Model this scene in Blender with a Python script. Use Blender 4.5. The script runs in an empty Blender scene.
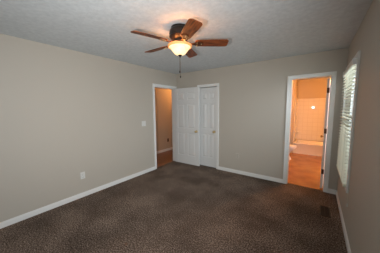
import bpy, bmesh, math, random
from mathutils import Vector, Matrix
random.seed(7)
S = bpy.context.scene
COL = S.collection

# ------------------------------------------------------------------ camera
F_PX, YAW, PITCH, ROLL, EYE = 177.396, 0.62314, -0.1034, -0.00868, 1.508
fw = Vector((-math.sin(YAW)*math.cos(PITCH), math.cos(YAW)*math.cos(PITCH), math.sin(PITCH)))
rt = Vector((math.cos(YAW), math.sin(YAW), 0))
up = rt.cross(fw)
rt2 = rt*math.cos(ROLL) + up*math.sin(ROLL)
up2 = -rt*math.sin(ROLL) + up*math.cos(ROLL)
cd = bpy.data.cameras.new('camera')
cd.sensor_fit = 'HORIZONTAL'; cd.sensor_width = 36.0; cd.lens = F_PX/380*36
cd.clip_start = 0.02
cam = bpy.data.objects.new('camera', cd); COL.objects.link(cam)
M = Matrix((rt2, up2, -fw)).transposed().to_4x4()
M.translation = Vector((0, 0, EYE))
cam.matrix_world = M
S.camera = cam

# ------------------------------------------------------------------ world, lights, exposure
S.view_settings.view_transform = 'Standard'
S.view_settings.look = 'None'
S.view_settings.gamma = 1.0
S.view_settings.use_curve_mapping = False
S.view_settings.exposure = 0.0
w = bpy.data.worlds.new('sky'); S.world = w; w.use_nodes = True
nt = w.node_tree; nt.nodes.clear()
wo = nt.nodes.new('ShaderNodeOutputWorld'); bg = nt.nodes.new('ShaderNodeBackground')
bg.inputs[0].default_value = (0.72, 0.85, 0.95, 1); bg.inputs[1].default_value = 0.7
nt.links.new(bg.outputs[0], wo.inputs[0])

def area(name, loc, target, sx, sy, power, color, spread=180):
    l = bpy.data.lights.new(name, 'AREA'); l.shape = 'RECTANGLE'; l.size = sx; l.size_y = sy
    l.energy = power; l.color = color; l.spread = math.radians(spread)
    o = bpy.data.objects.new(name, l); COL.objects.link(o); o.location = loc
    o.rotation_euler = (Vector(target)-Vector(loc)).to_track_quat('-Z', 'Y').to_euler()
    return o
def point(name, loc, power, color, r=0.05):
    l = bpy.data.lights.new(name, 'POINT'); l.energy = power; l.color = color; l.shadow_soft_size = r
    o = bpy.data.objects.new(name, l); COL.objects.link(o); o.location = loc
    return o
# daylight through the window beside the camera, daylight on the blinds, the camera's flash
area('near_window_light', (0.323, 0.0, 1.40), (-3.0, 0.0, 1.40), 0.80, 1.30, 46, (0.92, 0.97, 1.0))
area('side_window_light', (1.45, 3.15, 1.95), (0.3, 3.2, 1.35), 1.5, 1.6, 120, (0.82, 0.93, 1.0))
fl = bpy.data.lights.new('camera_flash', 'SPOT'); fl.energy = 138; fl.color = (1, 0.97, 0.92)
fl.spot_size = math.radians(112); fl.spot_blend = 1.0; fl.shadow_soft_size = 0.015
fo = bpy.data.objects.new('camera_flash', fl); COL.objects.link(fo); fo.location = (-0.27, -0.04, 1.48)
fo.rotation_euler = (fw+Vector((-0.05, 0, 0.16))).to_track_quat('-Z', 'Y').to_euler()

# ------------------------------------------------------------------ materials
def mat(name, color, rough=0.6, metal=0.0, spec=0.5, noise=None, bump=None, coat=0.0):
    """noise=(scale, colour2, detail[, stretch]) ; bump=(scale, strength, distance)"""
    m = bpy.data.materials.new(name); m.use_nodes = True
    n = m.node_tree; b = n.nodes['Principled BSDF']
    b.inputs['Base Color'].default_value = (*color, 1)
    b.inputs['Roughness'].default_value = rough; b.inputs['Metallic'].default_value = metal
    b.inputs['Specular IOR Level'].default_value = spec
    b.inputs['Coat Weight'].default_value = coat
    tc = n.nodes.new('ShaderNodeTexCoord')
    if noise:
        mp = n.nodes.new('ShaderNodeMapping'); n.links.new(tc.outputs['Object'], mp.inputs[0])
        if len(noise) > 3: mp.inputs['Scale'].default_value = noise[3]
        no = n.nodes.new('ShaderNodeTexNoise'); no.inputs['Scale'].default_value = noise[0]
        no.inputs['Detail'].default_value = noise[2]; n.links.new(mp.outputs[0], no.inputs['Vector'])
        r = n.nodes.new('ShaderNodeValToRGB'); r.color_ramp.elements[0].position = 0.32; r.color_ramp.elements[1].position = 0.68
        r.color_ramp.elements[0].color = (*color, 1); r.color_ramp.elements[1].color = (*noise[1], 1)
        n.links.new(no.outputs['Fac'], r.inputs[0]); n.links.new(r.outputs[0], b.inputs['Base Color'])
    if bump:
        no = n.nodes.new('ShaderNodeTexNoise'); no.inputs['Scale'].default_value = bump[0]; no.inputs['Detail'].default_value = 5
        n.links.new(tc.outputs['Object'], no.inputs['Vector'])
        bp = n.nodes.new('ShaderNodeBump'); bp.inputs['Strength'].default_value = bump[1]; bp.inputs['Distance'].default_value = bump[2]
        n.links.new(no.outputs['Fac'], bp.inputs['Height']); n.links.new(bp.outputs[0], b.inputs['Normal'])
    return m

WALL = mat('beige_wall_paint', (0.480, 0.438, 0.380), 0.55, bump=(160, 0.12, 0.002))
CEIL = mat('textured_white_ceiling', (0.60, 0.645, 0.68), 0.8, noise=(22, (0.69, 0.735, 0.77), 6), bump=(40, 0.35, 0.008))
TRIM = mat('white_trim_paint', (0.78, 0.78, 0.765), 0.35)
DOOR = mat('white_door_paint', (0.72, 0.725, 0.72), 0.38)
BATHWALL = mat('tan_bathroom_paint', (0.60, 0.52, 0.40), 0.6)
HALLWALL = mat('tan_hallway_paint', (0.50, 0.43, 0.33), 0.6)
BATHCEIL = mat('bathroom_ceiling_paint', (0.72, 0.70, 0.66), 0.7)
ACRYL = mat('glossy_white_acrylic', (0.86, 0.84, 0.80), 0.12, coat=0.2)
PORC = mat('white_porcelain', (0.84, 0.82, 0.78), 0.10, coat=0.4)
def tiled():
    m = mat('moulded_tile_acrylic', (0.86, 0.84, 0.80), 0.04, spec=0.3)
    n = m.node_tree; b = n.nodes['Principled BSDF']
    tc = n.nodes.new('ShaderNodeTexCoord'); sp = n.nodes.new('ShaderNodeSeparateXYZ'); ad = n.nodes.new('ShaderNodeMath'); cb = n.nodes.new('ShaderNodeCombineXYZ')
    n.links.new(tc.outputs['Object'], sp.inputs[0]); n.links.new(sp.outputs[0], ad.inputs[0]); n.links.new(sp.outputs[1], ad.inputs[1])
    n.links.new(ad.outputs[0], cb.inputs[0]); n.links.new(sp.outputs[2], cb.inputs[1])
    br = n.nodes.new('ShaderNodeTexBrick'); br.offset = 0; br.inputs['Scale'].default_value = 1; br.inputs['Brick Width'].default_value = 0.145; br.inputs['Row Height'].default_value = 0.145
    br.inputs['Mortar Size'].default_value = 0.004; br.inputs['Color1'].default_value = (0.86, 0.84, 0.80, 1); br.inputs['Color2'].default_value = (0.84, 0.82, 0.78, 1); br.inputs['Mortar'].default_value = (0.74, 0.71, 0.66, 1)
    n.links.new(cb.outputs[0], br.inputs['Vector']); n.links.new(br.outputs['Color'], b.inputs['Base Color'])
    return m
TILED = tiled()
CHROME = mat('chrome', (0.75, 0.75, 0.75), 0.15, 1.0)
BRASS = mat('polished_brass', (0.60, 0.45, 0.22), 0.38, 0.7)
RUST = mat('aged_bronze_hinge', (0.10, 0.055, 0.035), 0.45, 0.8)
BRONZE = mat('dark_oiled_bronze', (0.014, 0.010, 0.009), 0.3, 0.4, noise=(12, (0.024, 0.014, 0.010), 3))
COPPER = mat('warm_bronze_arm', (0.26, 0.11, 0.05), 0.32, 0.85, noise=(30, (0.12, 0.05, 0.025), 3))
PLASTIC = mat('white_plastic', (0.66, 0.66, 0.64), 0.35)
SLOT = mat('dark_slot', (0.03, 0.03, 0.03), 0.6)
VENTM = mat('dark_brown_metal', (0.040, 0.028, 0.020), 0.5, 0.3)
BLIND = mat('ivory_blind_slat', (0.70, 0.68, 0.55), 0.45)
BLINDRAIL = mat('ivory_head_rail', (0.74, 0.73, 0.66), 0.45)
CORD = mat('ivory_cord', (0.66, 0.64, 0.56), 0.8)
PLAQUE = mat('painted_over_plate', (0.50, 0.46, 0.405), 0.5)

def carpet():
    m = bpy.data.materials.new('brown_flecked_carpet'); m.use_nodes = True
    n = m.node_tree; b = n.nodes['Principled BSDF']; b.inputs['Roughness'].default_value = 0.95
    b.inputs['Specular IOR Level'].default_value = 0.1
    b.inputs['Sheen Weight'].default_value = 0.0; b.inputs['Sheen Roughness'].default_value = 0.6
    tc = n.nodes.new('ShaderNodeTexCoord')
    a = n.nodes.new('ShaderNodeTexNoise'); a.inputs['Scale'].default_value = 70; a.inputs['Detail'].default_value = 7; a.inputs['Roughness'].default_value = 0.72
    c = n.nodes.new('ShaderNodeTexNoise'); c.inputs['Scale'].default_value = 1.9; c.inputs['Detail'].default_value = 4
    for t in (a, c): n.links.new(tc.outputs['Object'], t.inputs['Vector'])
    r = n.nodes.new('ShaderNodeValToRGB')
    e = r.color_ramp.elements
    e[0].position = 0.38; e[0].color = (0.030, 0.018, 0.012, 1)
    e[1].position = 0.64; e[1].color = (0.38, 0.30, 0.25, 1)
    k = e.new(0.5); k.color = (0.118, 0.083, 0.063, 1)
    n.links.new(a.outputs['Fac'], r.inputs[0])
    r2 = n.nodes.new('ShaderNodeValToRGB'); r2.color_ramp.elements[0].position = 0.35; r2.color_ramp.elements[1].position = 0.65
    r2.color_ramp.elements[0].color = (0.70, 0.69, 0.68, 1); r2.color_ramp.elements[1].color = (1.36, 1.35, 1.34, 1)
    n.links.new(c.outputs['Fac'], r2.inputs[0])
    mx = n.nodes.new('ShaderNodeMix'); mx.data_type = 'RGBA'; mx.blend_type = 'MULTIPLY'; mx.inputs[0].default_value = 1
    n.links.new(r.outputs[0], mx.inputs[6]); n.links.new(r2.outputs[0], mx.inputs[7])
    n.links.new(mx.outputs[2], b.inputs['Base Color'])
    bp = n.nodes.new('ShaderNodeBump'); bp.inputs['Strength'].default_value = 0.8; bp.inputs['Distance'].default_value = 0.012
    n.links.new(a.outputs['Fac'], bp.inputs['Height']); n.links.new(bp.outputs[0], b.inputs['Normal'])
    return m
CARPET = carpet()

def planks(name, c1, c2, rot, rough, width=0.09):
    m = bpy.data.materials.new(name); m.use_nodes = True
    n = m.node_tree; b = n.nodes['Principled BSDF']; b.inputs['Roughness'].default_value = rough
    tc = n.nodes.new('ShaderNodeTexCoord'); mp = n.nodes.new('ShaderNodeMapping'); mp.inputs['Rotation'].default_value = (0, 0, rot)
    n.links.new(tc.outputs['Object'], mp.inputs[0])
    br = n.nodes.new('ShaderNodeTexBrick'); br.inputs['Scale'].default_value = 1.0
    br.inputs['Color1'].default_value = (*c1, 1); br.inputs['Color2'].default_value = (*c2, 1)
    br.inputs['Mortar'].default_value = (c1[0]*.35, c1[1]*.35, c1[2]*.35, 1)
    br.inputs['Mortar Size'].default_value = 0.0018; br.inputs['Brick Width'].default_value = 0.9; br.inputs['Row Height'].default_value = width
    n.links.new(mp.outputs[0], br.inputs['Vector'])
    mp2 = n.nodes.new('ShaderNodeMapping'); mp2.inputs['Rotation'].default_value = (0, 0, rot); mp2.inputs['Scale'].default_value = (2, 22, 1)
    n.links.new(tc.outputs['Object'], mp2.inputs[0])
    no = n.nodes.new('ShaderNodeTexNoise'); no.inputs['Scale'].default_value = 2.5; no.inputs['Detail'].default_value = 6
    n.links.new(mp2.outputs[0], no.inputs['Vector'])
    r = n.nodes.new('ShaderNodeValToRGB'); r.color_ramp.elements[0].position = .3; r.color_ramp.elements[1].position = .7
    r.color_ramp.elements[0].color = (.72, .70, .68, 1); r.color_ramp.elements[1].color = (1.15, 1.15, 1.15, 1)
    n.links.new(no.outputs['Fac'], r.inputs[0])
    mx = n.nodes.new('ShaderNodeMix'); mx.data_type = 'RGBA'; mx.blend_type = 'MULTIPLY'; mx.inputs[0].default_value = 1
    n.links.new(br.outputs['Color'], mx.inputs[6]); n.links.new(r.outputs[0], mx.inputs[7]); n.links.new(mx.outputs[2], b.inputs['Base Color'])
    return m
HALLFLOOR = planks('dark_hardwood', (0.20, 0.085, 0.035), (0.27, 0.12, 0.05), math.pi/2, 0.3)
BATHFLOOR = mat('mottled_honey_vinyl', (0.27, 0.110, 0.028), 0.25, noise=(4, (0.40, 0.185, 0.052), 5))

def blade_wood():
    m = bpy.data.materials.new('cherry_blade_wood'); m.use_nodes = True
    n = m.node_tree; b = n.nodes['Principled BSDF']; b.inputs['Roughness'].default_value = 0.45
    b.inputs['Specular IOR Level'].default_value = 0.3
    tc = n.nodes.new('ShaderNodeTexCoord'); mp = n.nodes.new('ShaderNodeMapping'); mp.inputs['Scale'].default_value = (4, 34, 4)
    n.links.new(tc.outputs['Object'], mp.inputs[0])
    no = n.nodes.new('ShaderNodeTexNoise'); no.inputs['Scale'].default_value = 1.6; no.inputs['Detail'].default_value = 7
    n.links.new(mp.outputs[0], no.inputs['Vector'])
    r = n.nodes.new('ShaderNodeValToRGB'); r.color_ramp.elements[0].position = .35; r.color_ramp.elements[1].position = .65
    r.color_ramp.elements[0].color = (0.055, 0.013, 0.005, 1); r.color_ramp.elements[1].color = (0.27, 0.070, 0.016, 1)
    n.links.new(no.outputs['Fac'], r.inputs[0]); n.links.new(r.outputs[0], b.inputs['Base Color'])
    return m
BLADE = blade_wood()

def alabaster():
    m = bpy.data.materials.new('glowing_alabaster_glass'); m.use_nodes = True
    n = m.node_tree; b = n.nodes['Principled BSDF']
    b.inputs['Base Color'].default_value = (0.85, 0.62, 0.36, 1); b.inputs['Roughness'].default_value = 0.3
    tc = n.nodes.new('ShaderNodeTexCoord')
    no = n.nodes.new('ShaderNodeTexNoise'); no.inputs['Scale'].default_value = 16; no.inputs['Detail'].default_value = 5; no.inputs['Distortion'].default_value = 1.2
    n.links.new(tc.outputs['Object'], no.inputs['Vector'])
    r = n.nodes.new('ShaderNodeValToRGB'); r.color_ramp.elements[0].position = .3; r.color_ramp.elements[1].position = .7
    r.color_ramp.elements[0].color = (1.0, 0.62, 0.26, 1); r.color_ramp.elements[1].color = (1.0, 0.84, 0.52, 1)
    n.links.new(no.outputs['Fac'], r.inputs[0]); n.links.new(r.outputs[0], b.inputs['Emission Color'])
    b.inputs['Emission Strength'].default_value = 1.0
    return m
GLASSBOWL = alabaster()
def emis(name, col, s):
    m = bpy.data.materials.new(name); m.use_nodes = True; b = m.node_tree.nodes['Principled BSDF']
    b.inputs['Base Color'].default_value = (*col, 1)
    b.inputs['Emission Color'].default_value = (*col, 1); b.inputs['Emission Strength'].default_value = s
    return m
RIMGLASS = emis('dim_painted_rim_glass', (0.80, 0.36, 0.12), 0.45)  # weaker orange glow painted in for the less lit rim of the bowl
LAMPGLASS = emis('lit_warm_glass', (1.0, 0.62, 0.3), 3)
def pane_glass():
    m = bpy.data.materials.new('window_glass'); m.use_nodes = True; n = m.node_tree; n.nodes.clear()
    o = n.nodes.new('ShaderNodeOutputMaterial'); t = n.nodes.new('ShaderNodeBsdfTransparent'); g = n.nodes.new('ShaderNodeBsdfGlossy')
    g.inputs['Roughness'].default_value = 0.02; x = n.nodes.new('ShaderNodeMixShader'); f = n.nodes.new('ShaderNodeFresnel')
    n.links.new(f.outputs[0], x.inputs[0]); n.links.new(t.outputs[0], x.inputs[1]); n.links.new(g.outputs[0], x.inputs[2]); n.links.new(x.outputs[0], o.inputs[0])
    return m
PANE = pane_glass()
GRASS = mat('lawn', (0.05, 0.10, 0.03), 0.9, noise=(6, (0.10, 0.16, 0.05), 6))

# ------------------------------------------------------------------ mesh helpers
def box(bm, x0, x1, y0, y1, z0, z1, mtx=None):
    c = [Vector(p) for p in ((x0,y0,z0),(x1,y0,z0),(x1,y1,z0),(x0,y1,z0),(x0,y0,z1),(x1,y0,z1),(x1,y1,z1),(x0,y1,z1))]
    if mtx: c = [mtx @ p for p in c]
    v = [bm.verts.new(p) for p in c]
    for f in ((0,3,2,1),(4,5,6,7),(0,1,5,4),(1,2,6,5),(2,3,7,6),(3,0,4,7)): bm.faces.new([v[i] for i in f])
def frustum(bm, r0, r1, d0, d1, mtx=None):
    """r=(a0,a1,b0,b1) rectangles in local x/z at depths d0 (base) and d1 (front)"""
    c = [Vector((r0[0],d0,r0[2])),Vector((r0[1],d0,r0[2])),Vector((r0[1],d0,r0[3])),Vector((r0[0],d0,r0[3])),
         Vector((r1[0],d1,r1[2])),Vector((r1[1],d1,r1[2])),Vector((r1[1],d1,r1[3])),Vector((r1[0],d1,r1[3]))]
    if mtx: c = [mtx @ p for p in c]
    v = [bm.verts.new(p) for p in c]
    for f in ((0,3,2,1),(4,5,6,7),(0,1,5,4),(1,2,6,5),(2,3,7,6),(3,0,4,7)): bm.faces.new([v[i] for i in f])
def lathe(bm, prof, n=32, mtx=None, sx=1, sy=1):
    rings = []
    for r, z in prof:
        if r < 1e-5:
            p = Vector((0, 0, z)); rings.append([bm.verts.new(mtx @ p if mtx else p)]); continue
        ring = []
        for i in range(n):
            a = 2*math.pi*i/n; p = Vector((r*math.cos(a)*sx, r*math.sin(a)*sy, z))
            ring.append(bm.verts.new(mtx @ p if mtx else p))
        rings.append(ring)
    for a, b in zip(rings, rings[1:]):
        for i in range(n):
            j = (i+1) % n
            if len(a) == 1 and len(b) == 1: continue
            if len(a) == 1: bm.faces.new((a[0], b[j], b[i]))
            elif len(b) == 1: bm.faces.new((a[i], a[j], b[0]))
            else: bm.faces.new((a[i], a[j], b[j], b[i]))
def loft(bm, rings, cap=True):
    vs = [[bm.verts.new(p) for p in r] for r in rings]; n = len(vs[0])
    for a, b in zip(vs, vs[1:]):
        for i in range(n):
            j = (i+1) % n; bm.faces.new((a[i], a[j], b[j], b[i]))
    if cap: bm.faces.new(vs[0][::-1]); bm.faces.new(vs[-1])
def tube(bm, pts, r, n=8):
    pts = [Vector(p) for p in pts]; rings = []
    for i, p in enumerate(pts):
        d = (pts[min(i+1, len(pts)-1)]-pts[max(i-1, 0)]).normalized()
        a = d.orthogonal().normalized() if i == 0 else (prev - d*prev.dot(d)).normalized()
        prev = a; b = d.cross(a); rr = r[i] if isinstance(r, (list, tuple)) else r
        rings.append([p + (a*math.cos(2*math.pi*k/n)+b*math.sin(2*math.pi*k/n))*rr for k in range(n)])
    loft(bm, rings)
def link(name, bm, m, parent=None, bevel=0.0, smooth=False, loc=None):
    bmesh.ops.recalc_face_normals(bm, faces=bm.faces)
    if smooth:
        for f in bm.faces: f.smooth = True
    me = bpy.data.meshes.new(name); bm.to_mesh(me); bm.free(); me.materials.append(m)
    o = bpy.data.objects.new(name, me); COL.objects.link(o)
    if parent: o.parent = parent
    if loc: o.location = loc
    if bevel:
        b = o.modifiers.new('bevel', 'BEVEL'); b.width = bevel; b.segments = 2; b.limit_method = 'ANGLE'; b.angle_limit = math.radians(40)
    if smooth:
        try:
            me.set_sharp_from_angle(angle=math.radians(50))
        except Exception: pass
    return o
def struct(o): o['kind'] = 'structure'; return o
def thing(name, label, cat, loc=(0,0,0), rz=0.0, group=None):
    o = bpy.data.objects.new(name, None); COL.objects.link(o); o.location = loc; o.rotation_euler = (0, 0, rz)
    o.empty_display_size = 0.1
    o['label'] = label; o['category'] = cat
    if group: o['group'] = group
    return o
def sbox(name, boxes, m, bevel=0.0, parent=None):
    bm = bmesh.new()
    for b in boxes: box(bm, *b)
    o = link(name, bm, m, parent, bevel)
    return o if parent else struct(o)

# ------------------------------------------------------------------ room dimensions
XL, XR, YB, YR, H = -3.215, 0.343, 3.850, -1.20, 2.44
T = 0.12
EY0, EY1, EH = 3.022, 3.784, 2.035       # entry doorway in the left wall
BX0, BX1, BH = -0.430, 0.160, 2.030      # bathroom doorway in the back wall
CX0, CX1, CH = -2.505, -1.973, 2.025     # closet doorway
WY0, WY1, WZ0, WZ1 = 2.735, 3.715, 0.55, 2.06   # side window
NY0, NY1 = -0.45, 0.45               # second side window, beside the camera
# bath
AX0, AX1, AY1, TY = -1.15, 0.92, 7.42, 6.66
SX = -0.615
# hall
HX = -4.29

# ------------------------------------------------------------------ floors, ceilings, walls
sbox('floor', [(XL-T/2, XR+T, YR-T, YB+T/2, -0.10, 0.0)], CARPET)
sbox('ceiling', [(XL-T, XR+T, YR-T, YB+T, H, H+0.1)], CEIL)
sbox('floor_hallway', [(HX-0.1, XL-T/2, 1.6, 6.3, -0.10, -0.004)], HALLFLOOR)
sbox('floor_bathroom', [(AX0-0.1, AX1+0.1, YB+T/2, AY1+0.1, -0.10, -0.004)], BATHFLOOR)
sbox('wall_left', [(XL-T, XL, YR-T, EY0, 0, H), (XL-T, XL, EY0, EY1, EH, H), (XL-T, XL, EY1, YB+T, 0, H)], WALL)
sbox('wall_back', [(XL, CX0, YB, YB+T, 0, H), (CX0, CX1, YB, YB+T, CH, H), (CX1, BX0, YB, YB+T, 0, H),
                   (BX0, BX1, YB, YB+T, BH, H), (BX1, XR+T, YB, YB+T, 0, H)], WALL)
sbox('wall_right', [(XR, XR+T, YR-T, NY0, 0, H), (XR, XR+T, NY0, NY1, 0, WZ0), (XR, XR+T, NY0, NY1, WZ1, H), (XR, XR+T, NY1, WY0, 0, H), (XR, XR+T, WY0, WY1, 0, WZ0), (XR, XR+T, WY0, WY1, WZ1, H), (XR, XR+T, WY1, YB, 0, H)], WALL)
sbox('wall_rear', [(XL, XR, YR-T, YR, 0, H)], WALL)
sbox('wall_hallway_far', [(HX-0.1, HX, 1.6, 6.3, 0, H)], HALLWALL)
sbox('wall_hallway_near', [(HX, XL-T, 1.5, 1.6, 0, H)], HALLWALL)
sbox('wall_hallway_end', [(HX, XL-T, 6.3, 6.4, 0, H)], HALLWALL)
sbox('wall_hallway_side', [(XL-T-0.02, XL-T, YB+T, 6.3, 0, H)], HALLWALL)
sbox('ceiling_hallway', [(HX-0.1, XL-T, 1.5, 6.4, H, H+0.1)], BATHCEIL)
sbox('wall_closet', [(XL, XL+0.02, YB+T, 4.6, 0, H), (-1.60, -1.50, YB+T, 4.6, 0, H), (XL, -1.50, 4.6, 4.7, 0, H), (XL, -1.50, YB+T, 4.6, H, H+.1)], WALL)
sbox('wall_bathroom_left', [(AX0-0.1, AX0, YB+T, AY1, 0, H), (AX0, SX, TY-0.02, AY1, 0, H)], BATHWALL)
sbox('wall_bathroom_right', [(AX1, AX1+0.1, YB+T, AY1, 0, H)], BATHWALL)
sbox('wall_bathroom_far', [(AX0-0.1, AX1+0.1, AY1, AY1+0.1, 0, H)], BATHWALL)
sbox('ceiling_bathroom', [(AX0-0.1, AX1+0.1, YB+T, AY1+0.1, H, H+0.1)], BATHCEIL)
g = sbox('ground_outside', [(-14, 14, -16, YR-T-0.02, -0.5, -0.35), (XR+T+0.02+1.0, 22, YR-T, 20, -0.5, -0.35)], GRASS)

# baseboards: stepped profile
def base_y(name, xw, s, y0, y1, h=0.078):      # along y on a wall at x = xw, protruding to side s
    bm = bmesh.new()
    a, b = sorted((xw, xw+s*0.013)); box(bm, a, b, y0, y1, 0, h-0.018)
    a, b = sorted((xw, xw+s*0.008)); box(bm, a, b, y0, y1, h-0.018, h)
    return struct(link(name, bm, TRIM))
def base_x(name, yw, s, x0, x1, h=0.078):
    bm = bmesh.new()
    a, b = sorted((yw, yw+s*0.013)); box(bm, x0, x1, a, b, 0, h-0.018)
    a, b = sorted((yw, yw+s*0.008)); box(bm, x0, x1, a, b, h-0.018, h)
    return struct(link(name, bm, TRIM))
CW = 0.061
base_y('baseboard_left', XL, 1, YR, EY0-CW)
base_x('baseboard_back', YB, -1, CX1+CW, BX0-CW)
base_x('baseboard_back_corner', YB, -1, BX1+CW, XR-0.013)
base_x('baseboard_closet_corner', YB, -1, XL, CX0-0.016)
base_y('baseboard_right', XR, -1, YR, YB)
base_x('baseboard_rear', YR, 1, XL+0.013, XR-0.013)
base_y('baseboard_hallway', HX, 1, 1.6, 6.3, 0.085)
base_y('baseboard_bathroom_left', AX0, 1, YB+T, TY-0.02)

# ------------------------------------------------------------------ door casings
def casing_back(name, x0, x1, h, cl=CW):
    bm = bmesh.new(); e = min(0.018, cl)
    for a, b, c, d in ((x0-cl, x0, 0, h+CW), (x1, x1+CW, 0, h+CW), (x0, x1, h, h+CW)):
        box(bm, a, b, YB-0.011, YB, c, d)
    box(bm, x0-cl, x0-cl+e, YB-0.017, YB-0.011, 0, h+CW)
    box(bm, x1+CW-0.018, x1+CW, YB-0.017, YB-0.011, 0, h+CW)
    box(bm, x0-cl+e, x1+CW-0.018, YB-0.017, YB-0.011, h+CW-0.018, h+CW)
    box(bm, x0, x0+0.015, YB, YB+T, 0, h); box(bm, x1-0.006, x1, YB, YB+T, 0, h); box(bm, x0+0.015, x1-0.006, YB, YB+T, h-0.006, h)
    return struct(link(name, bm, TRIM, bevel=0.002))
casing_back('trim_1', BX0, BX1, BH)
casing_back('trim_2', CX0, CX1, CH, 0.016)
bm = bmesh.new()
for a, b, c, d in ((EY0-CW, EY0, 0, EH+CW), (EY1, EY1+CW, 0, EH+CW), (EY0, EY1, EH, EH+CW)):
    box(bm, XL, XL+0.011, a, b, c, d)
box(bm, XL+0.011, XL+0.017, EY0-CW, EY0-CW+0.018, 0, EH+CW)
box(bm, XL+0.011, XL+0.017, EY0-CW+0.018, EY1+CW, EH+CW-0.018, EH+CW)
box(bm, XL-T, XL, EY0, EY0+0.012, 0, EH); box(bm, XL-T, XL, EY1-0.012, EY1, 0, EH); box(bm, XL-T, XL, EY0+0.012, EY1-0.012, EH-0.012, EH)
struct(link('trim_3', bm, TRIM, bevel=0.002))

# ------------------------------------------------------------------ doors
def six_panel(name, w_, h, loc, rz, th=0.035):
    """leaf from local x=0 (hinge) to x=w_, thickness y 0..th, six raised panels on both faces"""
    root = struct(thing(name, '', '')); del root['label']; del root['category']
    root.location = loc; root.rotation_euler = (0, 0, rz)
    bm = bmesh.new(); rec = 0.012
    st = 0.105*w_/0.76+0.01; mu = 0.10*w_/0.76
    xs = [(st, (w_-mu)/2), ((w_+mu)/2, w_-st)]
    zs = [(0.235, 0.83), (0.97, 1.60), (1.71, h-0.125)]
    box(bm, 0, w_, rec, th-rec, 0, h)
    for y0, y1 in ((0, rec), (th-rec, th)):
        box(bm, 0, st, y0, y1, 0, h); box(bm, w_-st, w_, y0, y1, 0, h)
        zz = [0]+[v for p in zs for v in p]+[h]
        for i in range(0, 8, 2): box(bm, st, w_-st, y0, y1, zz[i], zz[i+1])
        for a, b in zs: box(bm, xs[0][1], xs[1][0], y0, y1, a, b)
        for a, b in zs:
            for c, d in xs:
                if y0 == 0: frustum(bm, (c+.014, d-.014, a+.014, b-.014), (c+.036, d-.036, a+.036, b-.036), rec, 0.001)
                else: frustum(bm, (c+.014, d-.014, a+.014, b-.014), (c+.036, d-.036, a+.036, b-.036), th-rec, th-0.001)
    link('door_leaf', bm, DOOR, root, bevel=0.002)
    return root
def knob(root, x, z, y, s):
    bm = bmesh.new()
    m4 = Matrix.Translation((x, y, z)) @ Matrix.Rotation(s*math.pi/2, 4, 'X') 
    lathe(bm, [(0, 0), (.032, 0), (.032, .004), (.027, .009), (.013, .011), (.011, .03), (.017, .036), (.026, .044), (.029, .054), (.025, .064), (.013, .070), (0, .071)], 24, m4)
    link('door_knob', bm, BRASS, root, smooth=True)
def hinges(root, m, y, x=0.0, L=0.09, hs=(0.25, 1.02, 1.78)):
    for z in hs:
        bm = bmesh.new()
        lathe(bm, [(0, z), (.0065, z), (.0065, z+L), (0, z+L)], 10, Matrix.Translation((x, y, 0)))
        box(bm, x-0.0015, x+0.0005, y, y+0.032, z, z+L)
        link('hinge', bm, m, root, smooth=False)
# entry door, open into the room, back against the closet wall
hx, hy = XL+0.014, 3.728
lw = 0.787
ang = 0.022
d1 = six_panel('door_1', lw, 2.018, (hx, hy, 0.012), ang)
knob(d1, lw-0.07, 0.90, 0.0, 1)
hinges(d1, BRASS, 0.032)
# closet door, closed
d2 = six_panel('door_2', CX1-CX0-0.028, 1.995, (CX0+0.017, YB+0.032, 0.012), 0)
knob(d2, CX1-CX0-0.028-0.062, 0.905, 0.0, 1)
# bathroom door, opened into the bathroom, seen edge on
d3 = six_panel('door_3', 0.58, 2.0, (BX1-0.018, YB+T+0.004, 0.012), math.radians(86))
knob(d3, 0.51, 0.90, 0.035, -1)
hinges(d3, RUST, -0.002, 0.0, 0.09, (0.27, 1.02, 1.74))

# ------------------------------------------------------------------ side window with blind
fx0, fx1 = XR+0.06, XR+0.10
def side_window(name, y0, y1, ax=0):
    bm = bmesh.new()
    for a, b, c, d in ((y0-0.05, y0, WZ0-0.05, WZ1+0.05), (y1, y1+0.05, WZ0-0.05, WZ1+0.05), (y0, y1, WZ1, WZ1+0.05), (y0, y1, WZ0-0.05, WZ0)):
        box(bm, XR-0.020, XR, a, b, c, d)
    win = struct(link(name, bm, TRIM, bevel=0.002))
    bm = bmesh.new()
    for a, b, c, d in ((y0, y0+.045, WZ0, WZ1), (y1-.045, y1, WZ0, WZ1), (y0+.045, y1-.045, WZ1-.045, WZ1), (y0+.045, y1-.045, WZ0, WZ0+.045), (y0+.045, y1-.045, 1.33, 1.37)):
        box(bm, fx0, fx1, a, b, c, d)
    link('window_frame', bm, TRIM, win)
    for za, zb in ((WZ0+.045, 1.33), (1.37, WZ1-.045)):
        bm = bmesh.new(); box(bm, fx0+0.018, fx0+0.022, y0+.045, y1-.045, za, zb)
        link('window_pane', bm, PANE, win)
side_window('window_1', WY0, WY1)
side_window('window_2', NY0, NY1)

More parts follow.
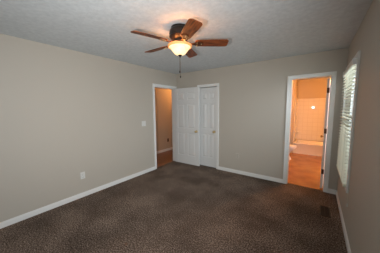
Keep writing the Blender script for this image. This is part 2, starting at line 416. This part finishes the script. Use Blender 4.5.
blind = thing('window_blind', 'ivory horizontal slat blind lowered over the window beside the bathroom door', 'blind', (XR, (WY0+WY1)/2, WZ0))
def rel(bm, name, m, **k):
    bmesh.ops.translate(bm, verts=bm.verts, vec=-blind.location); return link(name, bm, m, blind, **k)
bx = XR-0.026
bm = bmesh.new(); box(bm, bx-0.027, bx+0.021, WY0+0.005, WY1-0.005, 1.985, 2.035)
rel(bm, 'head_rail', BLINDRAIL, bevel=0.003)
for y in (WY0+0.0, WY1-0.03):
    bm = bmesh.new(); box(bm, bx-0.031, bx+0.021, y-0.012, y+0.022, 1.978, 2.045)
    rel(bm, 'mounting_bracket', TRIM, bevel=0.003)
bm = bmesh.new()
nsl = 33; ztop, zbot = 1.965, 0.575
for i in range(nsl):
    z = ztop+(zbot-ztop)*i/(nsl-1)
    m4 = Matrix.Translation((bx, 0, z)) @ Matrix.Rotation(math.radians(-7), 4, 'Y')
    # slightly crowned slat
    for k in range(4):
        a0 = -0.024+0.012*k; a1 = a0+0.012
        f = lambda a: 0.003*(1-(a/0.024)**2)
        vs = [Vector((a0, WY0+0.008, f(a0))), Vector((a1, WY0+0.008, f(a1))), Vector((a1, WY1-0.008, f(a1))), Vector((a0, WY1-0.008, f(a0)))]
        top = [bm.verts.new(m4 @ (v+Vector((0, 0, 0.0014)))) for v in vs]; bot = [bm.verts.new(m4 @ (v-Vector((0, 0, 0.0014)))) for v in vs]
        bm.faces.new(top); bm.faces.new(bot[::-1])
        for q in range(4): bm.faces.new((top[q], bot[q], bot[(q+1) % 4], top[(q+1) % 4]))
bmesh.ops.remove_doubles(bm, verts=bm.verts, dist=1e-5)
rel(bm, 'slats', BLIND)
bm = bmesh.new(); box(bm, bx-0.024, bx+0.016, WY0+0.006, WY1-0.006, 0.545, 0.562)
rel(bm, 'bottom_rail', BLIND, bevel=0.002)
for yy in (WY0+0.15, (WY0+WY1)/2, WY1-0.15):
    for dx in (-0.0265, 0.0185):
        bm = bmesh.new(); box(bm, bx+dx-0.0006, bx+dx+0.0006, yy-0.004, yy+0.004, 0.56, 1.985)
        rel(bm, 'ladder_tape', CORD)
bm = bmesh.new()
cp = [(bx-0.005, WY0-0.005, 2.03), (0.322, WY0-0.06, 2.01), (0.324, WY0-0.10, 1.9), (0.325, 2.60, 1.4), (0.325, 2.585, 1.0), (0.326, 2.575, 0.7), (0.325, 2.578, 0.55), (0.326, 2.572, 0.42)]
tube(bm, cp, 0.0022, 6)
cord = rel(bm, 'lift_cord', CORD)
bm = bmesh.new(); lathe(bm, [(0, .0), (.006, .003), (.005, .03), (.002, .036), (0, .036)], 10, Matrix.Translation((0.326, 2.572, 0.385)))
bmesh.ops.translate(bm, verts=bm.verts, vec=-blind.location); link('tassel', bm, PLASTIC, cord)

# ------------------------------------------------------------------ bathroom fittings
# one-piece tub
tub = thing('bathtub', 'white alcove bathtub below the glossy wall surround in the bathroom', 'bathtub', ((SX+AX1)/2, TY+0.38, -0.004))
L2, W2 = (AX1-SX)/2-0.006, (AY1-TY)/2-0.012
def rrect(a, b, r, z, n=6):
    out = []
    for cx, cy, s in ((a-r, b-r, 0), (-a+r, b-r, 1), (-a+r, -b+r, 2), (a-r, -b+r, 3)):
        for k in range(n+1):
            t = math.pi/2*(s+k/n); out.append(Vector((cx+r*math.cos(t), cy+r*math.sin(t), z)))
    return out
bm = bmesh.new()
loft(bm, [rrect(L2, W2-0.015, .02, 0), rrect(L2, W2-0.015, .02, .29), rrect(L2, W2, .02, .312), rrect(L2, W2, .02, .340), rrect(L2-.01, W2-.01, .02, .350),
          rrect(L2-.07, W2-.07, .12, .350), rrect(L2-.09, W2-.09, .12, .325), rrect(L2-.16, W2-.14, .14, .10), rrect(L2-.22, W2-.19, .12, .06)])
link('tub_shell', bm, ACRYL, tub, smooth=True)
# surround: three moulded panels with corner shelves
sur = thing('tub_surround', 'glossy white moulded wall surround above the bathtub', 'shower surround', ((SX+AX1)/2, AY1, 0.40))
def relto(o, bm, name, m, **k):
    bmesh.ops.translate(bm, verts=bm.verts, vec=-o.location); return link(name, bm, m, o, **k)
STOP = 1.80
bm = bmesh.new(); box(bm, SX+0.012, AX1-0.012, AY1-0.014, AY1-0.002, 0.355, STOP)
relto(sur, bm, 'back_panel', TILED, bevel=0.004)
for xa, xb in ((SX+0.001, SX+0.012), (AX1-0.012, AX1-0.001)):
    bm = bmesh.new(); box(bm, xa, xb, TY+0.0, AY1-0.002, 0.355, STOP)
    relto(sur, bm, 'side_panel', TILED, bevel=0.004)
for z in (0.62,):
    bm = bmesh.new(); n = 8; R = 0.13
    for zz in (z,):
        pts = [Vector((SX+0.012, AY1-0.014, 0))]+[Vector((SX+0.012+R*math.cos(t), AY1-0.014-R*math.sin(t), 0)) for t in [math.pi/2*k/n for k in range(n+1)]]
        loft(bm, [[p+Vector((0, 0, zz)) for p in pts], [p+Vector((0, 0, zz+0.016)) for p in pts]])
    relto(sur, bm, 'corner_shelf', ACRYL)
# toilet, tank against the left wall, facing right
to = thing('toilet', 'white toilet against the left wall of the bathroom, in front of the tub', 'toilet', (AX0+0.01, 5.80, -0.004))
def ell(cx, a, b, z, n=28, egg=0.0):
    return [Vector((cx+a*math.cos(t)*(1+egg*0.0), b*math.sin(t)*(1-egg*math.cos(t)), z)) for t in [2*math.pi*k/n for k in range(n)]]
bm = bmesh.new()
loft(bm, [ell(.36, .23, .115, 0, egg=.1), ell(.36, .22, .11, .04, egg=.1), ell(.35, .17, .09, .14, egg=.1), ell(.37, .19, .11, .22, egg=.1), ell(.44, .245, .165, .33, egg=.12), ell(.455, .255, .18, .375, egg=.12), ell(.455, .25, .175, .388, egg=.12),
          ell(.455, .20, .13, .388, egg=.12), ell(.45, .17, .11, .30, egg=.12), ell(.43, .08, .06, .24)])
link('bowl', bm, PORC, to, smooth=True)
bm = bmesh.new()
loft(bm, [ell(.455, .262, .188, .39, egg=.12), ell(.455, .265, .19, .40, egg=.12), ell(.455, .262, .187, .408, egg=.12)])
link('seat', bm, PORC, to, smooth=True)
bm = bmesh.new()
loft(bm, [ell(.45, .262, .185, .41, egg=.12), ell(.45, .262, .186, .42, egg=.12), ell(.45, .24, .17, .428, egg=.12)])
link('lid', bm, PORC, to, smooth=True)
bm = bmesh.new()
loft(bm, [[Vector((x, y, z)) for x, y in ((.0, -w0), (d0, -w0), (d0, w0), (.0, w0))] for z, w0, d0 in ((.37, .19, .17), (.74, .225, .19))])
tk = link('tank', bm, PORC, to, bevel=0.015)
bm = bmesh.new(); box(bm, -.004, .205, -.235, .235, .74, .775); link('tank_lid', bm, PORC, tk, bevel=0.01)
bm = bmesh.new(); box(bm, .185, .20, -.19, -.12, .67, .685); link('flush_lever', bm, CHROME, tk, bevel=0.003)

def ceiling_lamp(name, loc, label, power, color, R=0.14):
    t = thing(name, label, 'ceiling light', loc)
    bm = bmesh.new(); lathe(bm, [(0, 0), (R*1.05, 0), (R*1.05, -.025), (R*.98, -.03), (0, -.03)], 28); link('base_plate', bm, CHROME, t, smooth=True)
    bm = bmesh.new(); lathe(bm, [(R*.97, -.031), (R*.9, -.06), (R*.65, -.095), (R*.3, -.112), (0, -.116)], 28); link('glass_shade', bm, LAMPGLASS, t, smooth=True)
    l = point(name+'_light', (loc[0], loc[1], loc[2]-0.24), power, color, 0.08)
ceiling_lamp('bathroom_ceiling_light', (0.35, 5.35, H), 'round flush ceiling light inside the bathroom', 76, (1.0, 0.36, 0.055))
ceiling_lamp('hallway_ceiling_light', (-3.80, 5.10, H), 'round flush ceiling light in the hallway', 19, (1.0, 0.40, 0.10))

# ------------------------------------------------------------------ wall plates and register
def plate_base(bm, w_, h, d=0.006):
    frustum(bm, (-w_/2, w_/2, -h/2, h/2), (-w_/2+.004, w_/2-.004, -h/2+.004, h/2-.004), 0, -d)
def outlet(loc, rz, label, m=PLASTIC, grp=None):
    t = thing('wall_outlet', label, 'outlet', loc, rz)
    bm = bmesh.new(); plate_base(bm, .075, .118); link('cover_plate', bm, m, t)
    for z in (-.026, .026):
        bm = bmesh.new(); box(bm, -.017, .017, -.009, -.004, z-.014, z+.014); r = link('receptacle', bm, m, t, bevel=0.003)
        for a, b, c, d in ((-.007, -.005, -.003, .006), (.005, .007, -.003, .006), (-.002, .002, -.010, -.006)):
            bm = bmesh.new(); box(bm, a, b, -.0095, -.0085, z+c, z+d); link('slot', bm, SLOT, r)
    bm = bmesh.new(); lathe(bm, [(0, 0), (.003, 0), (.003, .001), (0, .0015)], 10, Matrix.Translation((0, -.006, 0)) @ Matrix.Rotation(math.pi/2, 4, 'X')); link('screw', bm, CHROME, t)
    return t
outlet((XL, 1.31, 0.375), math.pi/2, 'white wall outlet low on the left wall')
outlet((-1.437, YB, 0.415), 0, 'beige wall outlet on the wall between closet and bathroom', PLAQUE)
outlet((HX, 4.62, 0.38), math.pi/2, 'dark brown wall outlet low on the hallway wall seen through the open doorway', RUST)
sw = thing('light_switch', 'white double light switch on the left wall beside the open entry doorway', 'light switch', (XL, 2.665, 1.165), math.pi/2)
bm = bmesh.new(); plate_base(bm, .116, .118); link('cover_plate', bm, PLASTIC, sw)
for x in (-.023, .023):
    bm = bmesh.new(); box(bm, x-.005, x+.005, -.018, -.004, -.004, .010); link('toggle', bm, PLASTIC, sw, bevel=0.002)
for z in (-.035, .035):
    bm = bmesh.new(); lathe(bm, [(0, 0), (.003, 0), (.003, .001), (0, .0015)], 10, Matrix.Translation((0, -.006, z)) @ Matrix.Rotation(math.pi/2, 4, 'X')); link('screw', bm, CHROME, sw)

reg = thing('floor_register', 'dark brown metal floor vent set in the carpet near the window', 'floor vent', (0.160, 3.11, 0.0))
bm = bmesh.new(); hw, hl = 0.062, 0.148
for a, b, c, d in ((-hw, -hw+.014, -hl, hl), (hw-.014, hw, -hl, hl), (-hw+.014, hw-.014, -hl, -hl+.014), (-hw+.014, hw-.014, hl-.014, hl)): box(bm, a, b, c, d, 0.0, 0.007)
link('frame', bm, VENTM, reg, bevel=0.002)
bm = bmesh.new(); box(bm, -hw+.014, hw-.014, -hl+.014, hl-.014, 0.0005, 0.002); link('duct_plate', bm, SLOT, reg)
bm = bmesh.new()
for k in range(14):
    y = -hl+.024+k*(2*hl-.048)/13
    box(bm, -hw+.014, hw-.014, y-.004, y+.004, 0.002, 0.006)
box(bm, -.003, .003, -hl+.014, hl-.014, 0.002, 0.0065)
link('louvers', bm, VENTM, reg)

# ------------------------------------------------------------------ ceiling fan
FX, FY, BZ = -1.351, 1.691, 2.262
fan = thing('ceiling_fan', 'five blade cherry wood ceiling fan with lit alabaster bowl light', 'ceiling fan', (FX, FY, H))
z0 = -H
def fl_(bm, name, m, parent=None, **k):
    bmesh.ops.translate(bm, verts=bm.verts, vec=(0, 0, -H)); return link(name, bm, m, parent or fan, **k)
bm = bmesh.new()
lathe(bm, [(0, H-.001), (.098, H-.001), (.102, H-.010), (.100, H-.022), (.108, H-.028), (.118, H-.045), (.122, H-.075), (.118, H-.10), (.122, H-.104), (.122, H-.112), (.112, H-.120), (.085, H-.145), (.07, H-.150), (0, H-.150)], 40)
fl_(bm, 'motor_housing', BRONZE, smooth=True)
bm = bmesh.new(); lathe(bm, [(0, BZ+.03), (.085, BZ+.03), (.088, BZ+.02), (.085, BZ+.006), (.05, BZ), (0, BZ)], 32); fl_(bm, 'flywheel', BRONZE, smooth=True)
R0, R1 = 0.180, 0.562
BP = math.radians(-13)
def blade_mesh():
    n = 10; out = []
    # outline in local x (radial), y (width)
    def hw(x):
        t = (x-R0)/(R1-R0); return 0.059+0.008*min(1, t*1.4)
    top = []; r = 0.030
    xs = [R0+0.02*i/3 for i in range(3)]+[R0+0.02+(R1-r-R0-0.02)*i/8 for i in range(9)]
    L = []
    for x in xs:
        e = 1.0 if x > R0+0.019 else 0.55+0.45*math.sqrt(max(0, (x-R0)/0.02))
        L.append((x, hw(x)*e))
    for k in range(1, 6):
        a = math.pi/2*k/5; L.append((R1-r+r*math.sin(a), hw(R1)-r+r*math.cos(a)))
    pts = [(x, y) for x, y in L]+[(x, -y) for x, y in L[::-1]]
    bm = bmesh.new()
    m4 = Matrix.Rotation(BP, 4, 'X')
    loft(bm, [[m4 @ Vector((x, y, -0.004)) for x, y in pts], [m4 @ Vector((x, y, 0.004)) for x, y in pts]])
    return bm
def arm_mesh():
    bm = bmesh.new(); m4 = Matrix.Rotation(BP, 4, 'X')
    def seg(x, w_, z, tw): 
        q = Matrix.Rotation(BP*tw, 4, 'X')
        return [q @ Vector((x, -w_, z-.004)), q @ Vector((x, w_, z-.004)), q @ Vector((x, w_, z+.004)), q @ Vector((x, -w_, z+.004))]
    loft(bm, [seg(.065, .022, .012, 0), seg(.10, .014, .004, 0), seg(.14, .013, -.010, .6), seg(.17, .022, -.010, 1), seg(.20, .040, -.008, 1), seg(.225, .043, -.008, 1), seg(.25, .030, -.008, 1), seg(.275, .010, -.008, 1)])
    return bm
bmesh_b = blade_mesh(); bmesh_b.normal_update()
first = None
for k in range(5):
    a = math.radians(-36+72*k)
    if k == 0:
        b = link('blade', bmesh_b, BLADE, fan, bevel=0.0015)
        ar = link('blade_arm', arm_mesh(), COPPER, b)
        scs = []
        for x, y in ((.20, .022), (.20, -.022), (.25, 0)):
            bm = bmesh.new(); lathe(bm, [(0, -.019), (.005, -.018), (.006, -.013), (.006, -.010), (0, -.010)], 10, Matrix.Rotation(BP, 4, 'X') @ Matrix.Translation((x, y, 0)))
            scs.append(link('screw', bm, BRASS, b))
        first = [b, ar]+scs
    else:
        b = first[0].copy(); COL.objects.link(b); b.parent = fan
        for c in first[1:]:
            q = c.copy(); COL.objects.link(q); q.parent = b
    b.location = (0, 0, BZ-H); b.rotation_euler = (0, 0, a)
# light kit
bm = bmesh.new(); lathe(bm, [(0, BZ-.001), (.060, BZ-.001), (.062, BZ-.012), (.052, BZ-.02), (.045, BZ-.028), (0, BZ-.028)], 32); fl_(bm, 'light_fitter', BRONZE, smooth=True)
bm = bmesh.new()
BR, BT, BB = 0.140, 2.228, 2.128
prof = []
for k in range(13):
    t = k/12; prof.append((0.060+(BR-0.014-0.060)*(1-t)**0.85, BT-.008-(BT-BB-.020)*t**1.15))
prof = [(BR-.010, BT-.004)]+prof+[(.045, BB+.004), (.02, BB), (0, BB)]
inner = [(max(0, r-.005), z+.005) for r, z in prof[::-1]]
lathe(bm, prof+inner[:-1]+[(BR-.012, BT-.002)], 44)
bw = fl_(bm, 'glass_bowl', GLASSBOWL, smooth=True)
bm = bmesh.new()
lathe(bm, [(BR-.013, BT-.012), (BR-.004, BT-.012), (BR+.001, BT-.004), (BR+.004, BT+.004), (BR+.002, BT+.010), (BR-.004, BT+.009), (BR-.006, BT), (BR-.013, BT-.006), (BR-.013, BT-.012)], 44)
link_rim = link('dim_painted_rim', (bmesh.ops.translate(bm, verts=bm.verts, vec=(0, 0, -H)), bm)[1], RIMGLASS, bw, smooth=True)  # separate band, its orange tone stands in for less lit bowl glass
bm = bmesh.new(); lathe(bm, [(0, BB+.006), (.022, BB+.004), (.024, BB-.003), (.014, BB-.009), (.010, BB-.014), (.011, BB-.019), (.005, BB-.026), (0, BB-.028)], 20); fl_(bm, 'finial', BRONZE, smooth=True)
bm = bmesh.new(); lathe(bm, [(0, BB+.0), (.006, BB), (.006, BT+.02), (0, BT+.02)], 10); fl_(bm, 'center_rod', BRONZE)
for dx, dy, zl in ((-.012, .008, 1.955), (.008, -.006, 1.895)):
    bm = bmesh.new()
    tube(bm, [(dx, dy, BB-.02), (dx, dy, zl)], 0.0016, 6)
    ch = fl_(bm, 'pull_chain', RUST)
    bm = bmesh.new(); lathe(bm, [(0, zl), (.004, zl-.002), (.008, zl-.014), (.008, zl-.022), (.004, zl-.030), (0, zl-.031)], 12, Matrix.Translation((dx, dy, 0)))
    fl_(bm, 'chain_fob', BRONZE, ch, smooth=True)
for k in range(3):
    a = math.radians(20+120*k)
    point('fan_bulb_light', (FX+0.075*math.cos(a), FY+0.075*math.sin(a), BT-0.002), 2.2, (1.0, 0.45, 0.16), 0.014)
